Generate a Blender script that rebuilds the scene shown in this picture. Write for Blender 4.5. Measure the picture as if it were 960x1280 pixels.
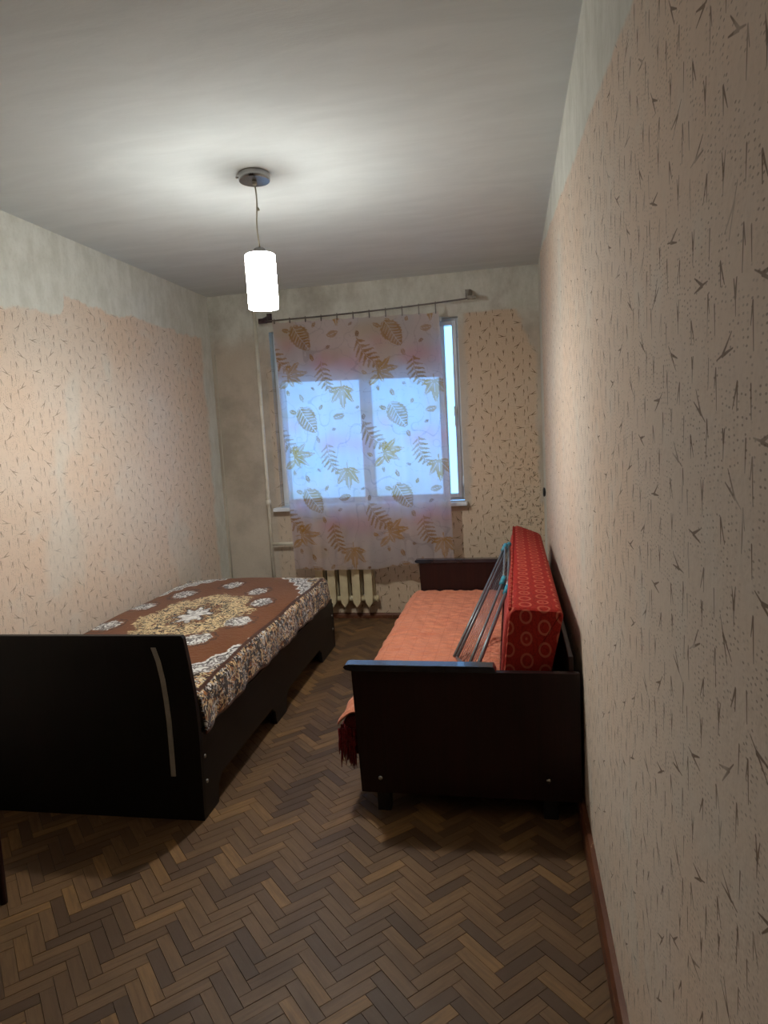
import bpy, bmesh, math, random
import numpy as np
from mathutils import Vector, Matrix

random.seed(7)
RNG = np.random.default_rng(11)
SC = bpy.context.scene
COL = SC.collection
for _o in list(bpy.data.objects):
    bpy.data.objects.remove(_o)

# ------------------------------------------------------------------ camera, world, exposure
F_PX, PITCH, ROLL, YAW, CAM_H = 826.88, 0.119258, -0.054765, 0.194313, 1.40767
XL, XR, D, H, Y0 = -2.233, 0.219, 4.848, 2.5, -0.95     # the room

def set_camera():
    cp, sp = math.cos(PITCH), math.sin(PITCH)
    cy, sy = math.cos(YAW), math.sin(YAW)
    cr, sr = math.cos(ROLL), math.sin(ROLL)
    def w(v):
        x, y, z = v
        yy, zz = y * cp + z * sp, -y * sp + z * cp
        return Vector((x * cy - yy * sy, x * sy + yy * cy, zz))
    right, up, fwd = w((cr, 0, sr)), w((-sr, 0, cr)), w((0, 1, 0))
    cam = bpy.data.cameras.new('camera')
    cam.sensor_fit = 'VERTICAL'
    cam.sensor_height = 36.0
    cam.lens = F_PX / 1280.0 * 36.0
    cam.clip_start = 0.02
    o = bpy.data.objects.new('camera', cam)
    COL.objects.link(o)
    M = Matrix((right, up, -fwd)).transposed().to_4x4()
    M.translation = Vector((0, 0, CAM_H))
    o.matrix_world = M
    SC.camera = o
set_camera()

world = bpy.data.worlds.new('evening_sky')
SC.world = world
world.use_nodes = True
world.node_tree.nodes['Background'].inputs[0].default_value = (0.21, 0.51, 1.0, 1)
world.node_tree.nodes['Background'].inputs[1].default_value = 3.3
SC.view_settings.view_transform = 'Standard'
SC.view_settings.look = 'None'
SC.view_settings.gamma = 1.0
SC.view_settings.use_curve_mapping = False
SC.view_settings.exposure = 0.28
SC.cycles.max_bounces = 8
SC.cycles.diffuse_bounces = 4
LAMP_STRENGTH = 50.0
BULB_WATTS = 30.0
LAMP_COLOUR = (0.99, 1.0, 0.965)

# ------------------------------------------------------------------ node expression helper
class S:
    """a scalar socket (or float) with arithmetic that builds Math nodes"""
    def __init__(s, nt, v): s.nt, s.v = nt, v
    def _m(s, op, *a):
        n = s.nt.nodes.new('ShaderNodeMath'); n.operation = op
        for i, q in enumerate((s,) + a):
            q = q.v if isinstance(q, S) else q
            if isinstance(q, (int, float)): n.inputs[i].default_value = q
            else: s.nt.links.new(q, n.inputs[i])
        return S(s.nt, n.outputs[0])
    def __add__(s, b): return s._m('ADD', b)
    __radd__ = __add__
    def __sub__(s, b): return s._m('SUBTRACT', b)
    def __rsub__(s, b): return S(s.nt, b)._m('SUBTRACT', s)
    def __mul__(s, b): return s._m('MULTIPLY', b)
    __rmul__ = __mul__
    def __truediv__(s, b): return s._m('DIVIDE', b)
    def __neg__(s): return s._m('MULTIPLY', -1.0)
    def abs(s): return s._m('ABSOLUTE')
    def floor(s): return s._m('FLOOR')
    def fract(s): return s._m('FRACT')
    def sqrt(s): return s._m('SQRT')
    def sin(s): return s._m('SINE')
    def min(s, b): return s._m('MINIMUM', b)
    def max(s, b): return s._m('MAXIMUM', b)
    def pow(s, b): return s._m('POWER', b)
    def gt(s, b): return s._m('GREATER_THAN', b)
    def lt(s, b): return s._m('LESS_THAN', b)
    def atan2(s, b): return s._m('ARCTAN2', b)
    def clamp(s):
        r = s._m('ADD', 0.0); r.v.node.use_clamp = True; return r
    def step(s, a, b):
        n = s.nt.nodes.new('ShaderNodeMapRange'); n.interpolation_type = 'SMOOTHSTEP'
        s.nt.links.new(s.v, n.inputs[0])
        flip = a > b
        n.inputs[1].default_value, n.inputs[2].default_value = (b, a) if flip else (a, b)
        n.inputs[3].default_value, n.inputs[4].default_value = (1, 0) if flip else (0, 1)
        return S(s.nt, n.outputs[0])

class Mat:
    def __init__(s, name):
        s.m = bpy.data.materials.new(name); s.m.use_nodes = True
        s.nt = s.m.node_tree
        s.p = s.nt.nodes['Principled BSDF']; s.out = s.nt.nodes['Material Output']
        s._tc = None
    def n(s, t): return s.nt.nodes.new(t)
    def link(s, a, b): s.nt.links.new(a.v if isinstance(a, S) else a, b)
    def coords(s, kind='Object'):
        if s._tc is None: s._tc = s.n('ShaderNodeTexCoord')
        sep = s.n('ShaderNodeSeparateXYZ'); s.link(s._tc.outputs[kind], sep.inputs[0])
        return [S(s.nt, sep.outputs[i]) for i in range(3)]
    def vec(s, x, y, z=0.0):
        c = s.n('ShaderNodeCombineXYZ')
        for i, q in enumerate((x, y, z)):
            if isinstance(q, S): s.link(q, c.inputs[i])
            else: c.inputs[i].default_value = q
        return c.outputs[0]
    def noise(s, vec, scale, detail=2.0, rough=0.5, dist=0.0):
        t = s.n('ShaderNodeTexNoise'); s.link(vec, t.inputs['Vector'])
        t.inputs['Scale'].default_value = scale; t.inputs['Detail'].default_value = detail
        t.inputs['Roughness'].default_value = rough; t.inputs['Distortion'].default_value = dist
        return S(s.nt, t.outputs[0])
    def white(s, vec):
        t = s.n('ShaderNodeTexWhiteNoise'); t.noise_dimensions = '3D'; s.link(vec, t.inputs['Vector'])
        return S(s.nt, t.outputs['Value'])
    def voronoi(s, vec, scale, feature='F1', rnd=1.0):
        t = s.n('ShaderNodeTexVoronoi'); t.feature = feature; s.link(vec, t.inputs['Vector'])
        t.inputs['Scale'].default_value = scale; t.inputs['Randomness'].default_value = rnd
        return S(s.nt, t.outputs['Distance'])
    def mix(s, fac, a, b):
        n = s.n('ShaderNodeMix'); n.data_type = 'RGBA'
        if isinstance(fac, S): s.link(fac, n.inputs[0])
        else: n.inputs[0].default_value = fac
        for q, i in ((a, 6), (b, 7)):
            if isinstance(q, tuple): n.inputs[i].default_value = q + (1,) if len(q) == 3 else q
            else: s.link(q, n.inputs[i])
        return n.outputs[2]
    def base(s, c):
        if isinstance(c, tuple): s.p.inputs['Base Color'].default_value = c + (1,)
        else: s.link(c, s.p.inputs['Base Color'])
    def set(s, rough=None, metal=None, spec=None, sheen=None, coat=None):
        i = s.p.inputs
        if rough is not None: i['Roughness'].default_value = rough
        if metal is not None: i['Metallic'].default_value = metal
        if spec is not None: i['Specular IOR Level'].default_value = spec
        if sheen is not None: i['Sheen Weight'].default_value = sheen
        if coat is not None: i['Coat Weight'].default_value = coat
    def bump(s, h, strength=0.3, dist=0.01):
        b = s.n('ShaderNodeBump'); b.inputs['Strength'].default_value = strength
        b.inputs['Distance'].default_value = dist
        s.link(h, b.inputs['Height']); s.link(b.outputs[0], s.p.inputs['Normal'])

def srgb(r, g, b):
    f = lambda c: (c / 255 / 12.92) if c / 255 <= .04045 else ((c / 255 + .055) / 1.055) ** 2.4
    return (f(r), f(g), f(b))

def seg(px, py, a, b, w0, w1):
    """signed distance to a tapered stroke"""
    bx, by = b[0] - a[0], b[1] - a[1]
    L2 = bx * bx + by * by
    qx, qy = px - a[0], py - a[1]
    h = ((qx * bx + qy * by) * (1 / L2)).clamp()
    dx, dy = qx - h * bx, qy - h * by
    return (dx * dx + dy * dy).sqrt() - (h * (w1 - w0) + w0)

# ------------------------------------------------------------------ materials of the shell
def wall_material(name, axis, zone):
    """old cream wallpaper printed with brown grass marks and dots, bare plaster where it was torn off"""
    M = Mat(name)
    X = M.coords()
    u, z = X[axis], X[2]
    uz = M.vec(u, z, 0.0)
    big = M.noise(uz, 1.3, 3)
    mid = M.noise(uz, 6.0, 2, .6)
    fine = M.noise(uz, 60.0, 2, .6)
    # printed lattice
    PU, PZ = 0.1135, 0.146
    uu = u * (1 / PU)
    cu = uu.floor()
    vv = z * (1 / PZ) + cu * 0.41
    cv = vv.floor()
    r1 = M.white(M.vec(cu, cv, 1.0)); r2 = M.white(M.vec(cu, cv, 2.0))
    lx = (uu.fract() - .5) * PU + (r1 - .5) * 0.022
    lz = (vv.fract() - .5) * PZ + (r2 - .5) * 0.03
    sx = (r1 - .5).gt(0.0) * 2.0 - 1.0
    lx = lx * sx
    an = (r2 - .45) * 1.9
    cs, sn = an._m('COSINE'), an.sin()
    mx, mz = (lx * cs - lz * sn), (lx * sn + lz * cs)
    d = seg(mx, mz, (-.014, .0), (.020, .011), .0022, .0005)
    for a, b, w0, w1 in (((-.014, 0), (.019, -.006), .0020, .0005), ((-.010, 0), (-.034, .003), .0013, .0004)):
        d = d.min(seg(mx, mz, a, b, w0, w1))
    for a, b, w0, w1 in (
        ((.026, .048), (.031, .072), .0026, .0006),
        ((.026, .048), (.020, .070), .0021, .0005),
        ((.026, .050), (.027, .030), .0014, .0004),
        ((-.036, -.016), (-.033, -.060), .0015, .0005),
        ((-.036, -.016), (-.041, -.036), .0017, .0005),
        ((.034, -.035), (.020, -.060), .0022, .0005),
        ((.034, -.035), (.033, -.062), .0020, .0005),
        ((-.042, .052), (-.040, .020), .0014, .0004)):
        d = d.min(seg(lx, lz, a, b, w0, w1))
    marks = d.step(0.0010, -0.0002)
    # columns of tiny dots
    wob = M.noise(uz, 9.0, 1)
    du = ((u + wob * .016) * (1 / .0125))
    dz = z * (1 / .0075) + M.white(M.vec(du.floor(), 0.0, 5.0)) * 7.0
    dj = M.white(M.vec(du.floor(), dz.floor(), 8.0))
    ex, ez = (du.fract() - .5 + (dj - .5) * .5) * .0125, (dz.fract() - .5) * .0075
    dd = (ex * ex * .22 + ez * ez).sqrt()
    dotmask = M.noise(M.vec(u * 1.4, z * .7, 3.0), 17.0, 1).step(.40, .50)
    dots = dd.step(.0017, .0009) * dotmask * ((dj * 7.7).fract() * 1.3 - .1).clamp()
    # paper
    paper = M.mix(big.step(.35, .68), srgb(222, 206, 188), srgb(224, 201, 178))
    paper = M.mix(mid.step(.52, .75) * .45, paper, srgb(220, 212, 198))
    brown = srgb(96, 70, 46)
    wear = M.noise(uz, 14.0, 1).step(.25, .5) * .6 + .4
    paper = M.mix(dots * .55 * wear, paper, brown)
    paper = M.mix(marks * (.6 if zone == 'left' else .78) * wear, paper, brown)
    # plaster
    strokes = M.noise(M.vec(u * 2.2, z * .9, .5), 7.0, 3, .65)
    plaster = M.mix(strokes.step(.3, .7), srgb(206, 206, 194), srgb(222, 222, 212))
    stain = M.noise(M.vec(u, z, 7.0), 2.2, 5, .6)
    edge = (M.noise(uz, 4.0, 5, .66) - .5) * .20
    if zone == 'left':
        zb = (u - 3.12 + (M.noise(uz, 12.0, 2) - .5) * .1).step(-.03, .03) * .09 + 2.085
        bare = (z - zb + edge * .9).step(-.012, .012)
        bare = bare.max((u - 4.66 + edge).step(-.02, .06))
        bare = bare.max(M.noise(M.vec(u * .8, z * .35, 4.0), 3.2, 2).step(.60, .68) * .4)
        plaster = M.mix(stain.step(.5, .8) * .5, plaster, srgb(180, 176, 160))
    elif zone == 'right':
        zb = u * .125 + 1.935
        bare = (z - zb + edge * .35).step(-.01, .01)
        bare = bare.max((u - 4.50 + edge * .4).step(-.03, .06) * .8)
        # scraped streaks low down
        t = (u - 1.63 + (z - .25) * .10 + (M.noise(uz, 4.0, 2) - .5) * .06).abs()
        bare = bare.max(t.step(.028, .006) * z.step(.5, .4) * M.noise(uz, 4.5, 3).step(.42, .6) * .5)
        bare = bare.max(M.noise(M.vec(u * .7, z * .4, 4.0), 3.0, 2).step(.62, .7) * .3)
    elif zone == 'back':
        inr = (u + .30 + edge * .6).step(-.02, .02) * (u - .19 + edge * .5 + (z - 1.9).max(0.0) * .42).step(.02, -.02) * (z - 2.215 + edge * .2).step(.01, -.01)
        low = (z - .84 + edge).step(.02, -.02) * (u + 1.5).step(-.02, .02)
        lft = (u + 1.80 + edge * .3).step(-.02, .02) * (u + 1.2).step(.02, -.02) * (z - 1.95 + edge).step(.02, -.02) * .5
        bare = 1.0 - inr.max(low).max(lft)
        plaster = M.mix((z - 2.15 + edge * 1.5).step(.12, -.12) * .8, plaster, srgb(194, 180, 162))
        plaster = M.mix(stain.step(.42, .68) * .6, plaster, srgb(146, 136, 122))
        paper = M.mix(.5, paper, srgb(198, 172, 138))
        paper = M.mix(marks * .8, paper, brown)
        mould = M.noise(uz, 38.0, 4, .7).step(.55, .63) * (z - 1.35).step(.3, -.5) * (u - .0).step(-.3, .15)
        paper = M.mix(mould * .75, paper, srgb(62, 48, 34))
    else:
        bare = (z - 2.1 + edge).step(-.01, .01)
    col = M.mix(bare, paper, plaster)
    col = M.mix(fine.step(.45, .8) * .12, col, srgb(150, 130, 108))
    M.base(col)
    M.set(rough=.85, spec=.2)
    M.bump(fine, .22, .004)
    return M.m

def ceiling_material():
    M = Mat('whitewashed_ceiling'); X = M.coords()
    v = M.vec(X[0] * .9, X[1] * 3.2, X[2])
    a = M.noise(v, 2.6, 5, .62, .6); b = M.noise(M.vec(X[0], X[1] * 2.0, 3.0), 1.1, 4)
    c = M.mix(a.step(.32, .7), srgb(208, 213, 211), srgb(216, 221, 219))
    c = M.mix(b.step(.55, .8) * .2, c, srgb(192, 190, 182))
    fl = M.noise(M.vec(X[0] * 1.2, X[1] * 4.0, 9.0), 9.0, 4, .7)
    c = M.mix(fl.step(.62, .78) * .14, c, srgb(176, 174, 166))
    M.base(c); M.set(rough=.9, spec=.15); M.bump(a + fl * .5, .2, .006)
    return M.m

def parquet_material(name, per_object):
    M = Mat(name)
    if per_object:
        n = M.n('ShaderNodeObjectInfo'); r = S(M.nt, n.outputs['Random'])
    else:
        n = M.n('ShaderNodeAttribute'); n.attribute_name = 'tone'; r = S(M.nt, n.outputs['Fac'])
    U = M.coords('UV')
    r2 = (r * 37.31).fract(); r3 = (r * 91.7).fract()
    gv = M.vec(U[0] * 5.0 + r * 90.0, U[1] * 55.0, r2 * 40.0)
    grain = M.noise(gv, 1.6, 5, .65, .5)
    geo = M.n('ShaderNodeNewGeometry')
    wear = M.noise(geo.outputs['Position'], 2.4, 4, .6)
    dark, midc, gold = srgb(78, 57, 38), srgb(112, 84, 54), srgb(144, 108, 64)
    c = M.mix(r2.step(.0, .75), dark, midc)
    c = M.mix(r3.step(.72, 1.0) * .75, c, gold)
    c = M.mix(grain.step(.35, .7) * .5, c, srgb(78, 57, 38))
    c = M.mix(wear.step(.52, .72) * .5, c, srgb(74, 57, 42))
    M.base(c); M.set(spec=.35)
    M.link(grain * .2 + wear * .25 + .32, M.p.inputs['Roughness'])
    M.bump(grain, .12, .002)
    return M.m

def plain(name, col, rough=.5, metal=0.0, spec=.5, var=None, scale=8.0, coat=None):
    M = Mat(name)
    if var:
        X = M._tc or M.n('ShaderNodeTexCoord'); M._tc = X
        nn = M.noise(X.outputs['Object'], scale, 4, .6)
        M.base(M.mix(nn.step(.35, .7), col, var)); M.bump(nn, .08, .003)
    else:
        M.base(col)
    M.set(rough=rough, metal=metal, spec=spec, coat=coat)
    return M.m

def wood_laminate(name, a, b, rough, axis=2):
    M = Mat(name); X = M.coords()
    w = [X[0] * 60.0, X[1] * 60.0, X[2] * 60.0]; w[axis] = X[axis] * 2.0
    g = M.noise(M.vec(*w), 1.0, 4, .6, .4)
    M.base(M.mix(g.step(.35, .7), a, b)); M.set(rough=rough, spec=.35); M.bump(g, .05, .002)
    return M.m

MT = {}
MT['ceiling'] = ceiling_material()
MT['wl'] = wall_material('wallpaper_left', 1, 'left')
MT['wr'] = wall_material('wallpaper_right', 1, 'right')
MT['wb'] = wall_material('wallpaper_back', 0, 'back')
MT['wf'] = wood_laminate('added_dark_wall_finish', srgb(66, 46, 34), srgb(84, 60, 44), .5)  # invented dark finish so the unseen front wall bounces less light
MT['pk'] = parquet_material('parquet_block_wood', True)
MT['ps'] = parquet_material('parquet_wood', False)
MT['joint'] = plain('dark_joint_dirt', srgb(34, 25, 18), .9, var=srgb(50, 38, 28))
MT['pvc'] = plain('white_window_plastic', srgb(226, 230, 234), .35, var=srgb(218, 222, 226))
MT['pipe'] = plain('old_cream_pipe_paint', srgb(226, 221, 204), .45, var=srgb(210, 202, 184), scale=14)
MT['radiator'] = plain('yellowed_radiator_enamel', srgb(214, 200, 164), .42, var=srgb(200, 184, 146), scale=12)
MT['chrome'] = plain('brushed_chrome', srgb(170, 168, 166), .22, 1.0, var=srgb(150, 148, 148))
MT['rod'] = plain('dull_steel', srgb(120, 114, 110), .4, .8, var=srgb(90, 84, 82))
MT['bracket'] = plain('grey_steel_bracket', srgb(150, 144, 132), .5, .4, var=srgb(110, 100, 92), scale=30)
MT['brk_dark'] = plain('tarnished_steel_bracket', srgb(84, 66, 70), .5, .5, var=srgb(60, 46, 50), scale=30)
MT['black'] = wood_laminate('black_brown_laminate', srgb(13, 11, 12), srgb(18, 15, 15), .5)
MT['rail'] = wood_laminate('black_brown_rail_laminate', srgb(22, 18, 17), srgb(30, 25, 22), .45, 1)
MT['strip'] = plain('matt_grey_inlay', srgb(176, 173, 162), .45, .0, var=srgb(160, 156, 144), scale=20)
MT['bolt'] = plain('zinc_bolt', srgb(190, 188, 180), .3, 1.0)
MT['mahogany'] = wood_laminate('dark_mahogany_veneer', srgb(30, 14, 13), srgb(42, 18, 16), .40)
MT['armtop'] = plain('dark_slate_lacquer', srgb(40, 44, 52), .22, spec=.5, var=srgb(32, 34, 40), coat=.3)
MT['sheet'] = plain('cream_sheet', srgb(206, 190, 160), .9, var=srgb(190, 172, 140))
MT['darkwood'] = wood_laminate('dark_red_chair_wood', srgb(44, 18, 18), srgb(58, 24, 22), .35)
MT['teal'] = plain('turquoise_plastic', srgb(58, 150, 170), .4, var=srgb(48, 136, 158))
MT['wire'] = plain('grey_coated_wire', srgb(150, 154, 156), .35, .5, var=srgb(120, 124, 126))
MT['rackbar'] = plain('grey_rack_tube', srgb(128, 134, 138), .35, .45, var=srgb(104, 110, 114))
MT['blackplastic'] = plain('black_plastic', srgb(26, 24, 26), .4, var=srgb(34, 32, 34))
MT['cord'] = plain('clear_yellowed_cord', srgb(164, 156, 136), .5, var=srgb(150, 142, 122))
MT['blind'] = plain('cream_blind_fabric', srgb(206, 192, 176), .9, var=srgb(196, 180, 164))
MT['cable'] = plain('painted_cable', srgb(196, 190, 174), .7, var=srgb(180, 172, 154))

MT['doorwood'] = wood_laminate('added_door_wood', srgb(70, 46, 30), srgb(90, 60, 40), .4)
def base_paint():
    M = Mat('worn_brown_skirting_paint'); X = M.coords()
    v = M.vec(X[0] * 3, X[1], X[2] * 3)
    a = M.noise(v, 9.0, 4, .6); b = M.noise(v, 16.0, 5, .7)
    c = M.mix(a.step(.35, .7), srgb(88, 48, 26), srgb(108, 62, 34))
    c = M.mix(b.step(.62, .68), c, srgb(176, 140, 104))
    M.base(c); M.set(rough=.5); M.bump(b, .3, .003); return M.m
MT['skirting'] = base_paint()

# ------------------------------------------------------------------ mesh helpers
def mesh_obj(name, verts, faces, mat, smooth=False):
    me = bpy.data.meshes.new(name)
    me.from_pydata([tuple(v) for v in verts], [], [tuple(f) for f in faces])
    me.update()
    if mat: me.materials.append(mat)
    if smooth: me.polygons.foreach_set('use_smooth', [True] * len(me.polygons))
    o = bpy.data.objects.new(name, me); COL.objects.link(o)
    return o

def bm_obj(name, bm, mat, smooth=False):
    bmesh.ops.recalc_face_normals(bm, faces=bm.faces)
    me = bpy.data.meshes.new(name); bm.to_mesh(me); bm.free()
    if mat: me.materials.append(mat)
    if smooth: me.polygons.foreach_set('use_smooth', [True] * len(me.polygons))
    o = bpy.data.objects.new(name, me); COL.objects.link(o)
    return o

def add_box(bm, x0, x1, y0, y1, z0, z1, bevel=0.0, seg_=2):
    r = bmesh.ops.create_cube(bm, size=1.0)
    vs = r['verts']
    for v in vs:
        v.co = Vector(((x0 + x1) / 2 + v.co.x * (x1 - x0), (y0 + y1) / 2 + v.co.y * (y1 - y0), (z0 + z1) / 2 + v.co.z * (z1 - z0)))
    if bevel:
        es = list({e for v in vs for e in v.link_edges})
        bmesh.ops.bevel(bm, geom=es, offset=bevel, segments=seg_, affect='EDGES', profile=.6)

def box(name, x0, x1, y0, y1, z0, z1, mat, bevel=0.0, seg_=2):
    bm = bmesh.new(); add_box(bm, x0, x1, y0, y1, z0, z1, bevel, seg_); return bm_obj(name, bm, mat)

def add_prism(bm, pts, axis, a, b):
    """polygon pts (in the two other axes) extruded along axis from a to b"""
    def P(p, t):
        return {0: (t, p[0], p[1]), 1: (p[0], t, p[1]), 2: (p[0], p[1], t)}[axis]
    A = [bm.verts.new(P(p, a)) for p in pts]; B = [bm.verts.new(P(p, b)) for p in pts]
    n = len(pts)
    bm.faces.new(A); bm.faces.new(B[::-1])
    for i in range(n): bm.faces.new((A[i], A[(i + 1) % n], B[(i + 1) % n], B[i]))

def prism(name, pts, axis, a, b, mat, bevel=0.0):
    bm = bmesh.new(); add_prism(bm, pts, axis, a, b)
    if bevel: bmesh.ops.bevel(bm, geom=list(bm.edges), offset=bevel, segments=2, affect='EDGES', profile=.6)
    return bm_obj(name, bm, mat)

def add_tube(bm, pts, r, n=10, closed=False):
    pts = [Vector(p) for p in pts]
    N = len(pts); rings = []
    rr = r if isinstance(r, (list, tuple)) else [r] * N
    up = None
    for i, p in enumerate(pts):
        if closed: t = pts[(i + 1) % N] - pts[i - 1]
        else: t = pts[min(i + 1, N - 1)] - pts[max(i - 1, 0)]
        t.normalize()
        if up is None:
            up = Vector((0, 0, 1)) if abs(t.z) < .9 else Vector((1, 0, 0))
        a = t.cross(up); a.normalize(); b = a.cross(t); b.normalize(); up = b
        rings.append([bm.verts.new(p + rr[i] * (a * math.cos(2 * math.pi * k / n) + b * math.sin(2 * math.pi * k / n))) for k in range(n)])
    for i in range(N if closed else N - 1):
        A, B = rings[i], rings[(i + 1) % N]
        for k in range(n): bm.faces.new((A[k], A[(k + 1) % n], B[(k + 1) % n], B[k]))
    if not closed:
        bm.faces.new(rings[0][::-1]); bm.faces.new(rings[-1])

def tube(name, pts, r, mat, n=10, closed=False):
    bm = bmesh.new(); add_tube(bm, pts, r, n, closed); return bm_obj(name, bm, mat, True)

def add_lathe(bm, prof, c, n=32, cap=True):
    rings = []
    for r, z in prof:
        rings.append([bm.verts.new((c[0] + r * math.cos(2 * math.pi * k / n), c[1] + r * math.sin(2 * math.pi * k / n), z)) for k in range(n)])
    for A, B in zip(rings[:-1], rings[1:]):
        for k in range(n): bm.faces.new((A[k], A[(k + 1) % n], B[(k + 1) % n], B[k]))
    if cap:
        bm.faces.new(rings[0][::-1]); bm.faces.new(rings[-1])

def lathe(name, prof, c, mat, n=32, cap=True, smooth=True):
    bm = bmesh.new(); add_lathe(bm, prof, c, n, cap)
    o = bm_obj(name, bm, mat, smooth)
    return o

def auto_smooth(o, ang=35):
    m = o.modifiers.new('edge_split', 'EDGE_SPLIT'); m.split_angle = math.radians(ang)
    o.data.polygons.foreach_set('use_smooth', [True] * len(o.data.polygons))
    return o

def root(name, loc, label, cat, rz=0.0, group=None):
    o = bpy.data.objects.new(name, None); COL.objects.link(o)
    o.empty_display_size = .1
    o.location = loc; o.rotation_euler = (0, 0, rz)
    o['label'] = label; o['category'] = cat
    if group: o['group'] = group
    return o

def tag(o, label, cat, group=None, kind=None):
    o['label'] = label; o['category'] = cat
    if group: o['group'] = group
    if kind: o['kind'] = kind
    return o

def to(parent, *objs):
    """children whose geometry is given in world coordinates"""
    for o in objs:
        o.parent = parent
        if parent.type == 'EMPTY': o.matrix_parent_inverse = Matrix.Translation(-Vector(parent.location))
    return objs[0] if len(objs) == 1 else objs

def local(parent, *objs):
    for o in objs: o.parent = parent
    return objs[0] if len(objs) == 1 else objs

def sstep(a, b, x):
    t = np.clip((x - a) / (b - a), 0, 1); return t * t * (3 - 2 * t)

# ------------------------------------------------------------------ room shell
def struct(o, label, cat):
    return tag(o, label, cat, kind='structure')

def build_shell():
    T = .15
    struct(box('ceiling', XL - T, XR + T, Y0 - T, D + .3, H, H + .12, MT['ceiling']), 'grey-white brushed whitewash ceiling above the room', 'ceiling')
    struct(box('wall_left', XL - T, XL, Y0, D, -.03, H, MT['wl']), 'left wall with torn cream wallpaper beside the bed', 'wall')
    struct(box('wall_right', XR, XR + T, Y0, D, -.03, H, MT['wr']), 'right wall with speckled cream wallpaper beside the sofa', 'wall')
    struct(box('wall_front', XL - T, XR + T, Y0 - T, Y0, -.03, H, MT['wf']), 'unseen wall behind the photographer, made dark to cut bounced light', 'wall')
    bm = bmesh.new()
    wx0, wx1, wz0, wz1 = -1.76, -.345, .85, 2.2
    add_box(bm, XL - T, wx0, D, D + .3, -.03, H); add_box(bm, wx1, XR + T, D, D + .3, -.03, H)
    add_box(bm, wx0, wx1, D, D + .3, -.03, wz0); add_box(bm, wx0, wx1, D, D + .3, wz1, H)
    struct(bm_obj('wall_back', bm, MT['wb']), 'far wall with stained bare plaster and window opening', 'wall')

    d = root('added_door_1', (-.9, Y0, 0), 'added brown panelled door, unseen behind the photographer, to absorb light', 'door'); d['kind'] = 'structure'  # added door out of view, dark to soak up lamp light
    to(d, box('door_leaf', -1.28, -.50, Y0, Y0 + .03, .005, 2.0, MT['doorwood'], .003))
    for a, b in ((.15, .85), (1.0, 1.85)):
        to(d, box('door_panel', -1.18, -.60, Y0 + .03, Y0 + .038, a, b, MT['doorwood'], .006))
    bm = bmesh.new()
    add_box(bm, -1.36, -1.285, Y0, Y0 + .02, 0, 2.07, .003); add_box(bm, -.495, -.42, Y0, Y0 + .02, 0, 2.07, .003); add_box(bm, -1.285, -.495, Y0, Y0 + .02, 2.005, 2.07, .003)
    to(d, bm_obj('door_frame', bm, MT['doorwood']))
    to(d, tube('door_handle', [(-.56, Y0 + .03, 1.0), (-.56, Y0 + .07, 1.0), (-.66, Y0 + .07, 1.0)], .008, MT['chrome'], 8))
    # right skirting board with a chamfered top
    o = prism('baseboard_right', [(XR, 0), (XR - .022, 0), (XR - .022, .055), (XR - .014, .072), (XR, .075)], 1, Y0, D, MT['skirting'])
    struct(o, 'worn brown painted skirting board along the right wall', 'skirting')
    o = prism('baseboard_left', [(XL, 0), (XL + .02, 0), (XL + .02, .055), (XL + .013, .07), (XL, .073)], 1, Y0, D, MT['skirting'])
    struct(o, 'brown painted skirting board along the left wall behind the bed', 'skirting')
    o = prism('baseboard_back', [(D, 0), (D - .02, 0), (D - .02, .026), (D - .012, .036), (D, .038)], 0, XL + .025, XR - .025, MT['skirting'])
    struct(o, 'low worn skirting board under the radiator on the far wall', 'skirting')

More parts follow.
